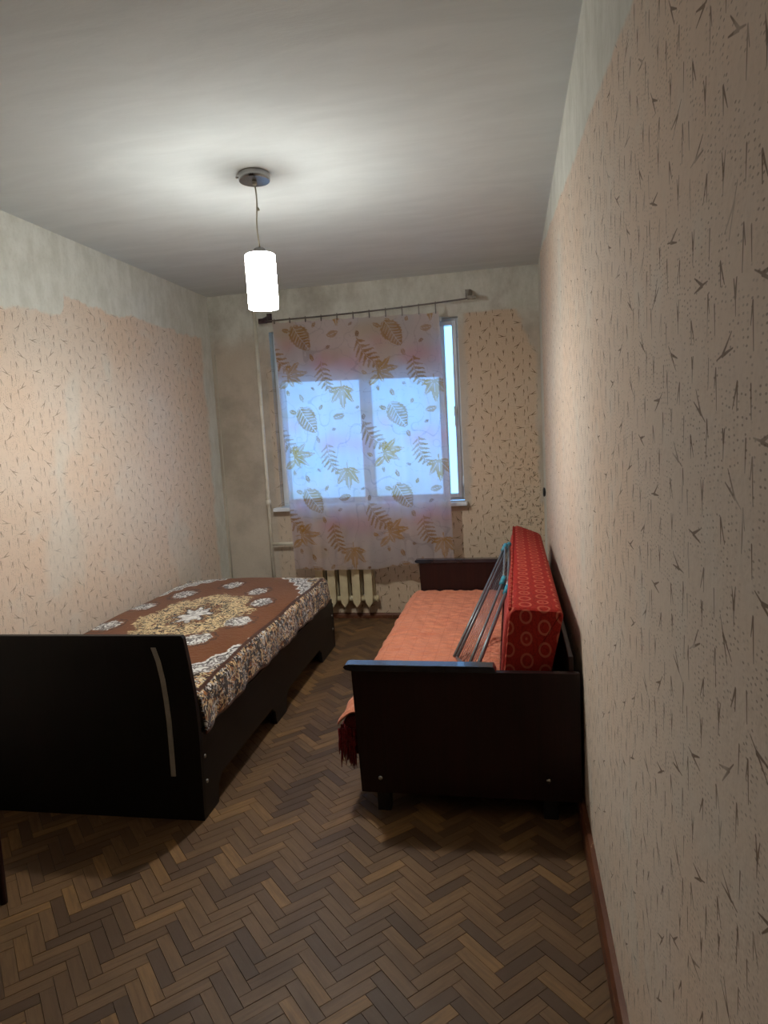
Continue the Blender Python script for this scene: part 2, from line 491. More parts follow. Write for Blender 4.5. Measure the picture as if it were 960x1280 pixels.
def build_floor():
    base = box('floor', XL - .1, XR + .1, Y0 - .1, D + .1, -.06, -.0125, MT['joint'])
    struct(base, 'worn brown herringbone parquet floor', 'floor')
    L, W, n = .151, .151 / 4, 4
    g = .00025
    c45 = math.sqrt(.5)
    blocks = []
    R = 260
    ox, oy = -.272, 0.0
    def place(a0, a1, b0, b1, horiz):
        ca, cb = (a0 + a1) / 2 * W, (b0 + b1) / 2 * W
        x = (ca - cb) * c45 + ox; y = (ca + cb) * c45 + oy
        if XL - .02 < x < XR + .02 and Y0 - .02 < y < D + .02:
            blocks.append((x, y, math.radians(45) if horiz else math.radians(135)))
    for r in range(-R, R):
        for k in range(-40, 40):
            a = r + 2 * n * k
            if abs(a) < R: place(a, a + n, r, r + 1, True)
            b = r - 2 * n + 1 + 2 * n * k
            if abs(b) < R: place(r, r + 1, b, b + n, False)
    hl, hw, ch = L / 2 - g, W / 2 - g, .0006
    V = []
    for (dx, dy, z) in ((ch, ch, 0), (0, 0, -.0012), (0, 0, -.012)):
        for sx, sy in ((-1, -1), (1, -1), (1, 1), (-1, 1)):
            V.append((sx * (hl - dx), sy * (hw - dy), z))
    Fc = [(0, 1, 2, 3)]
    for k in range(4):
        Fc.append((k, 4 + k, 4 + (k + 1) % 4, (k + 1) % 4)); Fc.append((4 + k, 8 + k, 8 + (k + 1) % 4, 4 + (k + 1) % 4))
    V = np.array(V)
    uv = (V[:, :2] + np.array([hl, hw]))
    # which blocks show largest: clear floor in front of the camera, nearest first
    def seen(x, y):
        if y < 1.25: return False
        if -2.16 < x < -1.15 and 2.12 < y < 4.2: return False
        if x > -.62 and 2.34 < y: return False
        az = math.atan2(-x, y) - YAW
        return -.60 < az < .52
    order = sorted([i for i, b in enumerate(blocks) if seen(b[0], b[1])], key=lambda i: blocks[i][0] ** 2 + blocks[i][1] ** 2)
    near = set(order[:300])
    me = bpy.data.meshes.new('parquet_block'); me.from_pydata([tuple(v) for v in V], [], Fc); me.update()
    ul = me.uv_layers.new(name='UVMap')
    for lp in me.loops: ul.data[lp.index].uv = tuple(uv[lp.vertex_index])
    me.materials.append(MT['pk'])
    SV, SF, tone, SUV = [], [], [], []
    for i, (x, y, a) in enumerate(blocks):
        dz = random.uniform(-.0006, .0004); tx, ty = random.gauss(0, .0022), random.gauss(0, .0012)
        if i in near:
            o = bpy.data.objects.new('parquet_block', me); COL.objects.link(o)
            o.location = (x, y, dz); o.rotation_euler = (tx, ty, a + random.gauss(0, .0012)); o.parent = base
        else:
            ca, sa = math.cos(a), math.sin(a)
            z = V[:, 2] + dz + V[:, 1] * tx - V[:, 0] * ty
            P = np.stack([x + V[:, 0] * ca - V[:, 1] * sa, y + V[:, 0] * sa + V[:, 1] * ca, z], 1)
            off = len(SV) * 12
            SV.append(P); SUV.append(uv)
            SF.extend([tuple(off + q for q in f) for f in Fc]); tone.append(random.random())
    SV = np.concatenate(SV); SUV = np.concatenate(SUV)
    o = mesh_obj('parquet_blocks', SV, SF, MT['ps'])
    at = o.data.attributes.new('tone', 'FLOAT', 'POINT')
    at.data.foreach_set('value', np.repeat(np.array(tone, dtype=np.float32), 12))
    ul = o.data.uv_layers.new(name='UVMap')
    li = np.empty(len(o.data.loops), dtype=np.int32); o.data.loops.foreach_get('vertex_index', li)
    ul.data.foreach_set('uv', SUV[li].astype(np.float32).ravel())
    o['kind'] = 'stuff'; o.parent = base

# ------------------------------------------------------------------ window
def glass_material():
    M = Mat('window_glass')
    g = M.n('ShaderNodeBsdfGlossy'); g.inputs['Roughness'].default_value = .02
    t = M.n('ShaderNodeBsdfTransparent'); t.inputs[0].default_value = (.93, .96, .97, 1)
    fr = M.n('ShaderNodeFresnel'); fr.inputs[0].default_value = 1.45
    mx = M.n('ShaderNodeMixShader')
    M.link(fr.outputs[0], mx.inputs[0]); M.link(t.outputs[0], mx.inputs[1]); M.link(g.outputs[0], mx.inputs[2])
    M.link(mx.outputs[0], M.out.inputs[0])
    return M.m

def ring_frame(name, x0, x1, z0, z1, y0, y1, w, mat, bev=.004):
    bm = bmesh.new()
    add_box(bm, x0, x0 + w, y0, y1, z0, z1, bev); add_box(bm, x1 - w, x1, y0, y1, z0, z1, bev)
    add_box(bm, x0 + w, x1 - w, y0, y1, z0, z0 + w, bev); add_box(bm, x0 + w, x1 - w, y0, y1, z1 - w, z1, bev)
    return bm_obj(name, bm, mat)

def build_window():
    r = root('window_1', (-1.06, D + .1, .88), 'white plastic double window behind the curtain', 'window')
    r['kind'] = 'structure'
    G = glass_material()
    x0, x1, z0, z1 = -1.76, -.345, .88, 2.2
    to(r, ring_frame('window_frame', x0, x1, z0, z1, D + .07, D + .14, .025, MT['pvc']))
    to(r, box('mullion', -1.07, -1.05, D + .07, D + .14, z0 + .025, z1 - .025, MT['pvc'], .004))
    for a, b in ((x0 + .02, -1.072), (-1.048, x1 - .02)):
        s = to(r, ring_frame('sash', a, b, z0 + .02, z1 - .02, D + .05, D + .11, .030, MT['pvc']))
        p = box('pane', a + .028, b - .028, D + .075, D + .095, z0 + .047, z1 - .047, G); p.parent = s; 
        p.matrix_parent_inverse = Matrix.Identity(4)
    to(r, box('sash_stile', -.505, -.452, D + .05, D + .11, z0 + .05, z1 - .05, MT['pvc'], .004))
    # handle on the right sash
    bm = bmesh.new(); add_box(bm, -.400, -.378, D + .03, D + .05, 1.5, 1.57, .004); add_box(bm, -.396, -.382, D + .012, D + .032, 1.42, 1.55, .004)
    to(r, bm_obj('handle', bm, MT['pvc']))
    # hinges
    for z in (.98, 2.06):
        to(r, tube('hinge', [(-.352, D + .042, z), (-.352, D + .042, z + .08)], .009, MT['pvc'], 10))
    s = box('window_sill', -1.80, -.325, D - .085, D + .06, .852, .88, MT['pvc'], .006)
    to(r, s)
    # rolled blind, half let down behind the curtain
    b = root('roller_blind', (-1.07, D - .02, 1.80), 'cream roller blind half lowered behind the patterned curtain', 'blind')
    vs = [(-1.70, D - .020, 1.835), (-.475, D - .020, 1.795), (-.475, D - .020, 2.17), (-1.70, D - .020, 2.17)]
    vs += [(x, y - .004, z) for x, y, z in vs]
    to(b, mesh_obj('blind_fabric', vs, [(0, 1, 2, 3), (7, 6, 5, 4), (0, 4, 5, 1), (1, 5, 6, 2), (2, 6, 7, 3), (3, 7, 4, 0)], MT['blind']))
    to(b, tube('bottom_bar', [(-1.70, D - .022, 1.83), (-.475, D - .022, 1.79)], .007, MT['pvc'], 10))
    to(b, tube('roller', [(-1.71, D - .024, 2.185), (-.46, D - .024, 2.185)], .018, MT['pvc'], 14))

# ------------------------------------------------------------------ curtain and rod
def rod_point(x):
    t = (x + 1.737) / (-.219 + 1.737)
    return Vector((x, 4.665, 2.2505 + t * .031 - .012 * math.sin(math.pi * t)))

CUR_TL, CUR_TR = (-1.664, 2.240), (-.462, 2.212)

def build_curtain():
    r = root('curtain_rod', (-1.0, D, 2.25), 'thin steel curtain rod with hooks above the window', 'curtain rod')
    to(r, tube('rod', [rod_point(-1.737 + i * (1.518 / 24)) for i in range(25)], .0055, MT['rod'], 8))
    # right bracket: wall plate, arm and return
    bm = bmesh.new()
    add_box(bm, -.285, -.245, D - .006, D, 2.315, 2.375, .001)
    add_prism(bm, [(D - .005, 2.368), (D - .005, 2.34), (4.66, 2.272), (4.655, 2.29)], 0, -.258, -.236)
    add_box(bm, -.262, -.205, 4.652, 4.668, 2.27, 2.296, .002)
    to(r, bm_obj('bracket', bm, MT['bracket']))
    bm = bmesh.new()
    add_box(bm, -1.765, -1.725, D - .006, D, 2.27, 2.335, .001)
    add_prism(bm, [(D - .005, 2.325), (D - .005, 2.295), (4.66, 2.235), (4.655, 2.262)], 0, -1.752, -1.732)
    add_box(bm, -1.762, -1.70, 4.650, 4.670, 2.235, 2.27, .002)
    to(r, bm_obj('bracket', bm, MT['brk_dark']))
    hooks = [-1.645 + i * (1.165 / 10) for i in range(11)]
    for x in hooks:
        p = rod_point(x); t = (x + 1.664) / 1.202
        zc = CUR_TL[1] + t * (CUR_TR[1] - CUR_TL[1])
        bm = bmesh.new()
        add_tube(bm, [p + Vector((0, .011 * math.cos(a), .011 * math.sin(a))) for a in [k * math.pi / 5 for k in range(10)]], .0018, 6, True)
        add_box(bm, x - .0035, x + .0035, 4.659, 4.671, zc - .014, p.z - .009)
        to(r, bm_obj('curtain_hook', bm, MT['rod']))

    # the cloth
    nu, nv = 250, 370
    U, Vv = np.meshgrid(np.linspace(0, 1, nu), np.linspace(0, 1, nv))
    xt = CUR_TL[0] + U * (CUR_TR[0] - CUR_TL[0]); xb = -1.617 + U * (-.424 + 1.617)
    x = xt + (xb - xt) * np.power(Vv, .75)
    sag = np.abs(np.sin(np.pi * np.clip((xt + 1.645) / (1.165 / 10), 0, 10))) * .010
    zt = CUR_TL[1] + U * (CUR_TR[1] - CUR_TL[1]) - sag
    zb = .428 + .066 * sstep(.45, 1.0, U) + .004 * np.sin(U * 23) - .006 * np.sin(np.pi * U)
    z = zt + (zb - zt) * Vv
    amp = .004 + .014 * sstep(0, .5, Vv)
    fold = np.sin(U * 31 + .6 * np.sin(Vv * 3)) * .45 + np.sin(U * 12.5 + 1.0 + .4 * Vv) * .55 + .35 * np.sin(U * 63 + 2)
    y = 4.665 + amp * fold + .003 * np.sin(Vv * 40 + U * 9)
    # bulge out over the window sill and radiator
    y = y - .028 * sstep(.1, .75, Vv)
    # print colours, laid out in cloth coordinates (metres)
    cx = -1.664 + U * 1.20; cz = 2.24 - Vv * 1.80
    A, B = cx.ravel(), cz.ravel()
    def vnoise(f, seed):
        g = np.random.default_rng(seed).random((64, 64))
        px, py = A * f + 50, B * f + 50
        i, j = np.floor(px).astype(int), np.floor(py).astype(int); fx, fy = px - i, py - j
        fx, fy = fx * fx * (3 - 2 * fx), fy * fy * (3 - 2 * fy)
        G = lambda a, b: g[a % 64, b % 64]
        return (G(i, j) * (1 - fx) + G(i + 1, j) * fx) * (1 - fy) + (G(i, j + 1) * (1 - fx) + G(i + 1, j + 1) * fx) * fy
    lin = lambda *c: np.array(srgb(*c))
    n1, n2, n3 = vnoise(4, 1), vnoise(7, 2), vnoise(26, 3)
    col = lin(234, 222, 222)[None] * np.ones((len(A), 1))
    PX, PZ = .668, .583
    def blob(cx0, cz0, rx, rz):
        m = np.zeros(len(A))
        for i in range(-2, 3):
            for j in range(-3, 3):
                d = ((A - cx0 - i * PX) / rx) ** 2 + ((B - cz0 - j * PZ) / rz) ** 2
                m = np.maximum(m, np.exp(-d))
        return m
    def over(m, c):
        nonlocal col
        m = np.clip(m, 0, 1)[:, None]; col = col * (1 - m) + lin(*c)[None] * m
    over(sstep(.4, .8, n1) * .5, (214, 218, 228))
    for c in ((-1.12, 1.93, .12, .07), (-.62, 1.97, .10, .06), (-1.36, 1.93, .07, .05), (-.9, 2.08, .06, .05)):
        over(blob(*c) * (.5 + .5 * n2) * .55, (236, 176, 196))
    over(blob(-.95, 2.16, .2, .04) * .4, (214, 196, 160))
    over(sstep(.62, .8, n2) * .35, (222, 206, 178))
    # thin crackle lines
    l1 = np.abs(vnoise(9, 5) - .5); l2 = np.abs(vnoise(13, 6) - .5)
    over((l1 < .014) * .28 + (l2 < .011) * .22, (150, 140, 150))
    gold, gold2, brn = (184, 136, 62), (204, 156, 76), (150, 104, 50)
    def leaf(kind, cx0, cz0, size, ang, c):
        m = np.zeros(len(A), bool)
        ca, sa = math.cos(math.radians(ang)), math.sin(math.radians(ang))
        for i in range(-2, 3):
            for j in range(-4, 4):
                dx, dz = A - cx0 - i * PX, B - cz0 - j * PZ
                sel = (np.abs(dx) < size) & (np.abs(dz) < size)
                if not sel.any(): continue
                p = (dx[sel] * ca + dz[sel] * sa) / size + .5; q = (-dx[sel] * sa + dz[sel] * ca) / size
                ok = (p > 0) & (p < 1); aq = np.abs(q); pc = np.clip(p, 0, 1)
                if kind == 'oval':
                    w = .36 * np.sin(np.pi * pc ** .75) ** .8 * (.86 + .14 * np.mod(pc * 9 - aq * 3, 1))
                    v = np.mod(pc * 9 - aq * 5.5, 1) > .24
                    k = ok & (aq < w) & (v | (aq > w * .72) & (np.mod(pc * 9, 1) > .4)) & (aq > .012)
                elif kind == 'frond':
                    w = .27 * np.sin(np.pi * np.clip(pc * .92 + .06, 0, 1)) ** .7
                    q2 = np.abs(q + .10 * np.sin(np.pi * pc) - .05)
                    f = np.mod(pc * 7 - q2 * 4.0, 1)
                    k = ok & (q2 < w) & (np.abs(f - .5) < .32 * np.clip(1.15 - q2 / (w + 1e-6) * .8, 0, 1)) & (q2 > .02)
                    k |= ok & (q2 < .012)
                elif kind == 'palm':
                    k = (np.abs(q) < .016) & (p > -.15) & (p < .2)
                    for la, ll, lw in ((0, .88, .15), (.62, .74, .13), (-.62, .74, .13), (1.25, .52, .11), (-1.25, .52, .11)):
                        dp = p - .08; u_ = dp * math.cos(la) + q * math.sin(la); v_ = np.abs(-dp * math.sin(la) + q * math.cos(la))
                        t_ = np.clip(u_ / ll, 0, 1)
                        k |= (u_ > 0) & (u_ < ll) & (v_ < lw * np.sin(np.pi * t_ ** .85) * (.8 + .2 * np.mod(t_ * 4, 1))) & ((v_ > .010) | (u_ < .1))
                else:
                    k = ok & (aq < .26 * np.sin(np.pi * pc) ** .8) & (aq > .02)
                idx = np.where(sel)[0][k]; m[idx] = True
        t = m * (.48 + .38 * n3)
        over(t, c)
    leaf('oval', -.795, 2.12, .215, -58, gold)
    leaf('frond', -.985, 1.985, .27, -52, gold)
    leaf('palm', -.845, 1.873, .19, 8, gold2)
    leaf('frond', -.64, 1.835, .24, -74, gold)
    leaf('palm', -.525, 1.685, .19, -88, gold2)
    leaf('small', -.955, 1.80, .10, 40, gold2)
    leaf('small', -.829, 1.70, .06, -70, gold)
    leaf('small', -.69, 1.63, .045, 60, gold)
    leaf('small', -1.09, 1.62, .035, 20, brn)
    leaf('small', -1.05, 2.13, .05, 70, brn)
    leaf('small', -.905, 1.60, .06, -20, gold)
    leaf('small', -.73, 1.98, .055, 110, gold)
    leaf('small', -1.02, 1.86, .05, 150, gold2)
    leaf('small', -.60, 2.05, .04, 30, brn)
    leaf('small', -.93, 1.74, .045, 95, gold)
    leaf('small', -.56, 2.14, .09, 15, gold)
    leaf('small', -.74, 1.76, .035, -30, brn)
    verts = np.stack([x.ravel(), y.ravel(), z.ravel()], 1)
    idx = np.arange(nu * nv).reshape(nv, nu)
    faces = np.stack([idx[:-1, :-1], idx[1:, :-1], idx[1:, 1:], idx[:-1, 1:]], -1).reshape(-1, 4)
    M = Mat('printed_curtain_cloth')
    at = M.n('ShaderNodeAttribute'); at.attribute_name = 'print'
    df = M.n('ShaderNodeBsdfDiffuse'); tl = M.n('ShaderNodeBsdfTranslucent'); tr = M.n('ShaderNodeBsdfTransparent')
    M.link(at.outputs['Color'], df.inputs[0]); M.link(at.outputs['Color'], tl.inputs[0]); M.link(at.outputs['Color'], tr.inputs[0])
    m1 = M.n('ShaderNodeMixShader'); m1.inputs[0].default_value = .6
    M.link(df.outputs[0], m1.inputs[1]); M.link(tl.outputs[0], m1.inputs[2])
    m2 = M.n('ShaderNodeMixShader'); m2.inputs[0].default_value = .27
    M.link(m1.outputs[0], m2.inputs[1]); M.link(tr.outputs[0], m2.inputs[2])
    M.link(m2.outputs[0], M.out.inputs[0])
    o = mesh_obj('curtain', verts, faces.tolist(), M.m, True)
    ca = o.data.attributes.new('print', 'FLOAT_COLOR', 'POINT')
    ca.data.foreach_set('color', np.concatenate([col, np.ones((len(A), 1))], 1).astype(np.float32).ravel())
    tag(o, 'thin pale curtain printed with golden leaves hanging over the window', 'curtain')

# ------------------------------------------------------------------ pipes, radiator, wall fittings
def build_heating():
    r = root('heating_pipe', (-1.83, D - .08, 0), 'painted vertical heating pipe with branch left of the window', 'pipe')
    to(r, tube('riser', [(-1.832, 4.768, 0), (-1.832, 4.768, H)], .0135, MT['pipe'], 14))
    o = lathe('coupling', [(.0136, .905), (.019, .908), (.019, .945), (.0136, .948)], (-1.832, 4.768), MT['pipe'], 14, False); to(r, o)
    to(r, tube('branch_pipe', [(-1.832, 4.768, .605), (-1.60, 4.768, .605), (-1.53, 4.768, .612), (-1.50, 4.768, .62)], .0125, MT['pipe'], 12))
    to(r, tube('branch_pipe', [(-1.832, 4.768, .172), (-1.50, 4.768, .172)], .0125, MT['pipe'], 12))

    rad = root('radiator', (-1.265, D - .08, .12), 'cream cast-iron radiator under the curtain hem', 'radiator')
    yc = 4.768
    for i in range(5):
        xc = -1.453 + i * .094
        bm = bmesh.new()
        # one cast section: flat pointed front and back columns joined by a thin web, rounded hubs top and bottom
        for sgn in (-1, 1):
            yo = yc + sgn * .038
            ys = sorted((yo - .024, yo + .024))
            pts = [(xc, .115), (xc + .026, .150), (xc + .030, .19), (xc + .030, .64), (xc + .024, .672), (xc, .685), (xc - .024, .672), (xc - .030, .64), (xc - .030, .19), (xc - .026, .150)]
            add_prism(bm, pts, 1, *ys)
        bmesh.ops.bevel(bm, geom=[e for e in bm.edges if abs(e.verts[0].co.y - e.verts[1].co.y) < 1e-6], offset=.008, segments=2, affect='EDGES', profile=.7)
        add_box(bm, xc - .012, xc + .012, yc - .02, yc + .02, .15, .66)
        s = to(rad, bm_obj('radiator_section', bm, MT['radiator']))
    to(rad, tube('hub', [(-1.500, yc, .172), (-1.03, yc, .172)], .022, MT['radiator'], 16))
    to(rad, tube('hub', [(-1.500, yc, .625), (-1.03, yc, .625)], .022, MT['radiator'], 16))
    for z in (.172, .625):
        to(rad, tube('end_plug', [(-1.032, yc, z), (-1.015, yc, z)], .027, MT['radiator'], 8))
    for x in (-1.406, -1.124):
        to(rad, tube('wall_hook', [(x, D, .205), (x, 4.79, .20), (x, 4.768, .195)], .007, MT['pipe'], 8))

    c = tube('wall_cable', [(-2.206, D - .004, 2.07), (-2.206, D - .004, 1.6), (-2.209, D - .004, 1.1), (-2.212, D - .004, .05)], .0045, MT['cable'], 8)
    tag(c, 'thin painted cable running down the far left corner', 'cable')
    bm = bmesh.new()
    add_lathe(bm, [(.001, 0), (.016, .002), (.021, .008), (.021, .014), (.012, .018), (.001, .018)], (0, 0), 20)
    for v in bm.verts: v.co = Vector((XR - v.co.z, 4.582 + v.co.x, .95 + v.co.y * 1.5))
    tag(bm_obj('wall_fitting', bm, MT['blackplastic'], True), 'small black oval fitting on the right wall above the sofa end', 'wall fitting')

# ------------------------------------------------------------------ pendant lamp
def build_lamp():
    c = (-1.010, 2.745)
    r = root('pendant_lamp', (c[0], c[1], H), 'glowing white glass pendant lamp hanging from a round chrome ceiling plate', 'lamp')
    o = lathe('ceiling_plate', [(.001, H), (.064, H), (.065, H - .004), (.065, H - .026), (.062, H - .031), (.001, H - .032)], c, MT['chrome'], 48, False)
    to(r, auto_smooth(o))
    sc = tube('set_screw', [(c[0] - .062, c[1] - .014, H - .013), (c[0] - .074, c[1] - .017, H - .013)], .004, MT['chrome'], 8); to(r, sc)
    o = lathe('cord_grip', [(.010, H - .031), (.009, H - .044), (.004, H - .048)], c, MT['cord'], 12); to(r, o)
    pts = [(c[0] + .004 * math.sin(t * 7), c[1], H - .04 - t * .262) for t in [i / 12 for i in range(13)]]
    to(r, tube('cord', pts, .0032, MT['cord'], 8))
    to(r, tube('cord_knot', [(c[0] + .006, c[1] - .002, 2.362), (c[0] + .010, c[1] - .003, 2.352)], .005, MT['cord'], 8))
    o = lathe('socket_cap', [(.004, 2.206), (.018, 2.204), (.024, 2.198), (.025, 2.178), (.030, 2.174), (.001, 2.173)], c, MT['chrome'], 24, False); to(r, auto_smooth(o))
    M = Mat('lit_opal_glass')
    M.base((.9, .9, .9)); M.set(rough=.3)
    M.p.inputs['Emission Color'].default_value = LAMP_COLOUR + (1,)
    M.p.inputs['Emission Strength'].default_value = LAMP_STRENGTH
    prof = [(.0600, 2.1735), (.0626, 2.172), (.0630, 2.168), (.0630, 1.962), (.0618, 1.956), (.0600, 1.956), (.0595, 1.962), (.0595, 2.168)]
    sh = lathe('lamp_shade', prof, c, M.m, 40, False); to(r, sh)
    T = Mat('lit_opal_glass_top'); T.base((.9, .9, .9)); T.set(rough=.3)
    T.p.inputs['Emission Color'].default_value = LAMP_COLOUR + (1,); T.p.inputs['Emission Strength'].default_value = LAMP_STRENGTH * .2
    tp = lathe('shade_top', [(.026, 2.1755), (.0612, 2.1755), (.0612, 2.1690), (.026, 2.1690)], c, T.m, 40, False); to(r, tp)
    # engraved arcs on the glass
    for k in range(8):
        a0 = k * math.pi / 4 + .18
        pts = []
        for t in np.linspace(-1, 1, 13):
            a = a0 + t * .26; z = 2.148 - .034 * abs(t) ** 2.2
            pts.append((c[0] + .0640 * math.cos(a), c[1] + .0640 * math.sin(a), z))
        e = tube('engraved_arc', pts, .0013, MT['rod'], 5); e.parent = sh
    # bulb
    b = lathe('bulb', [(.001, 1.995), (.018, 1.999), (.029, 2.02), (.030, 2.04), (.022, 2.08), (.0135, 2.11), (.0135, 2.173)], c, M.m, 20, False); to(r, b)
    pl = bpy.data.lights.new('bulb_light', 'POINT'); pl.energy = BULB_WATTS; pl.color = LAMP_COLOUR; pl.shadow_soft_size = .022
    po = bpy.data.objects.new('bulb_light', pl); COL.objects.link(po); po.location = (c[0], c[1], 1.970); to(r, po)

# ------------------------------------------------------------------ bed
BED_W, BED_L = .97, 2.03
def build_bed():
    r = root('bed', (-1.655, 2.136, 0), 'black single bed with grey inlay strips on its headboard', 'bed', rz=.017)
    hw = BED_W / 2
    # headboard outline with gently bowed sides
    side = [(hw + .000, 0), (hw + .004, .18), (hw + .008, .34), (hw + .004, .49), (hw - .008, .61), (hw - .020, .705), (hw - .028, .716)]
    pts = side + [(-x, z) for x, z in reversed(side)]
    hb = prism('headboard', pts, 1, 0, .022, MT['black'], .0015); local(r, hb)
    for s in (-1, 1):
        bm = bmesh.new()
        ctr = [(.345, .672), (.360, .62), (.371, .55), (.377, .47), (.380, .39), (.379, .28), (.377, .175)]
        L = [(s * (x - .009), z) for x, z in ctr]; Rr = [(s * (x + .009), z) for x, z in ctr]
        add_prism(bm, L + Rr[::-1], 1, -.004, .004)
        st = bm_obj('inlay_strip', bm, MT['strip']); st.parent = hb
        st['label'] = 'curved grey inlay strip'
    # footboard
    side = [(hw, 0), (hw, .29), (hw - .012, .312), (hw - .03, .32)]
    local(r, prism('footboard', side + [(-x, z) for x, z in reversed(side)], 1, BED_L - .022, BED_L, MT['black'], .0015))
    # side rails with cut-outs below
    y0, y1 = .0225, BED_L - .0225
    def cut(a, b, h): return [(a, 0), (a + .012, h * .7), (a + .05, h), (b - .05, h), (b - .012, h * .7), (b, 0)]
    out = [(y0, .33), (y0, 0)] + cut(.13, .83, .10) + cut(.985, 1.70, .10) + [(y1, 0), (y1, .33)]
    for s in (-1, 1):
        a, b = (hw - .02, hw) if s > 0 else (-hw, -hw + .02)
        rail = prism('side_rail', out, 0, a, b, MT['rail'], .001); local(r, rail)
        if s > 0:
            for (yy, zz) in ((.045, .235), (.045, .135), (BED_L - .045, .22), (BED_L - .045, .13)):
                bm = bmesh.new(); add_lathe(bm, [(.001, 0), (.008, 0), (.007, .004), (.001, .005)], (0, 0), 10)
                for v in bm.verts: v.co = Vector((hw + v.co.z, yy + v.co.x, zz + v.co.y))
                bo = bm_obj('bolt', bm, MT['bolt'], True); bo.parent = rail
    local(r, box('bed_base', -hw + .021, hw - .021, .03, BED_L - .03, .20, .235, MT['black'], .002))

    loc = Matrix.Translation((-1.655, 2.136, 0)) @ Matrix.Rotation(.017, 4, 'Z')
    m = box('mattress', -hw + .024, hw - .024, .032, BED_L - .035, .237, .468, MT['sheet'], .022, 4)
    m.matrix_world = loc
    auto_smooth(m, 60)
    tag(m, 'cream mattress lying in the black bed under the brown bedspread', 'mattress')

    # bedspread
    nu, nv = 230, 400
    a, rad, drop_r, drop_l, drop_f = hw - .043, .034, .118, .12, .09
    arc = rad * math.pi / 2
    def prof(s, half, rad, over):
        """arc length from the centre -> (position, drop)"""
        sg = np.sign(s); q = np.abs(s)
        t = np.clip((q - half) / rad, 0, math.pi / 2)
        p = np.minimum(q, half) + rad * np.sin(t); dz = rad * (1 - np.cos(t)) + np.maximum(q - half - arc, 0)
        return sg * p, dz
    s = np.linspace(-(a + arc + drop_l), a + arc + drop_r, nu)
    t = np.linspace(-.955, BED_L / 2 - .125 + arc + drop_f, nv)
    Sg, Tg = np.meshgrid(s, t)
    px, dx = prof(Sg, a, rad, 0)
    fl = BED_L / 2 - .125
    py, dy = prof(np.maximum(Tg, 0), fl, rad, 0)
    py = np.where(Tg < 0, Tg, py); dy = np.where(Tg < 0, 0, dy)
    top = .481 + .010 * np.cos(px / hw * 1.4) + .008 * np.cos(py * 1.5) + .004 * np.sin(py * 9 + px * 4) * np.cos(px * 7)
    drop = np.sqrt(dx ** 2 + dy ** 2)
    drop = np.minimum(drop, .154)
    # the near right corner is pulled down
    nc = sstep(-.72, -.95, Tg) * sstep(.25, .5, px)
    zz = top - drop - .02 * nc
    hang = sstep(.03, .12, dx)
    xx = px + np.where(Sg > 0, 1, -1) * hang * (.008 + .006 * np.sin(Tg * 17) + .004 * np.sin(Tg * 41 + 1))
    xx = np.where(Sg < 0, np.maximum(xx, -hw - .012), xx)
    yy = py + BED_L / 2 + sstep(.02, .1, dy) * .028 + .006 * hang * np.sin(Tg * 30)
    yy = yy - .0 * nc
    verts = np.stack([xx.ravel(), yy.ravel(), zz.ravel()], 1)
    idx = np.arange(nu * nv).reshape(nv, nu)
    faces = np.stack([idx[:-1, :-1], idx[:-1, 1:], idx[1:, 1:], idx[1:, :-1]], -1).reshape(-1, 4)
    o = mesh_obj('bedspread', verts, faces.tolist(), bedspread_material(), True)
    uv = np.stack([Sg.ravel(), Tg.ravel()], 1)
    ul = o.data.uv_layers.new(name='UVMap')
    li = np.empty(len(o.data.loops), dtype=np.int32); o.data.loops.foreach_get('vertex_index', li)
    ul.data.foreach_set('uv', uv[li].astype(np.float32).ravel())
    md = o.modifiers.new('thickness', 'SOLIDIFY'); md.thickness = .008; md.offset = 1
    o.matrix_world = loc
    tag(o, 'brown plush bedspread with cream medallion and speckled border on the bed', 'bedspread')

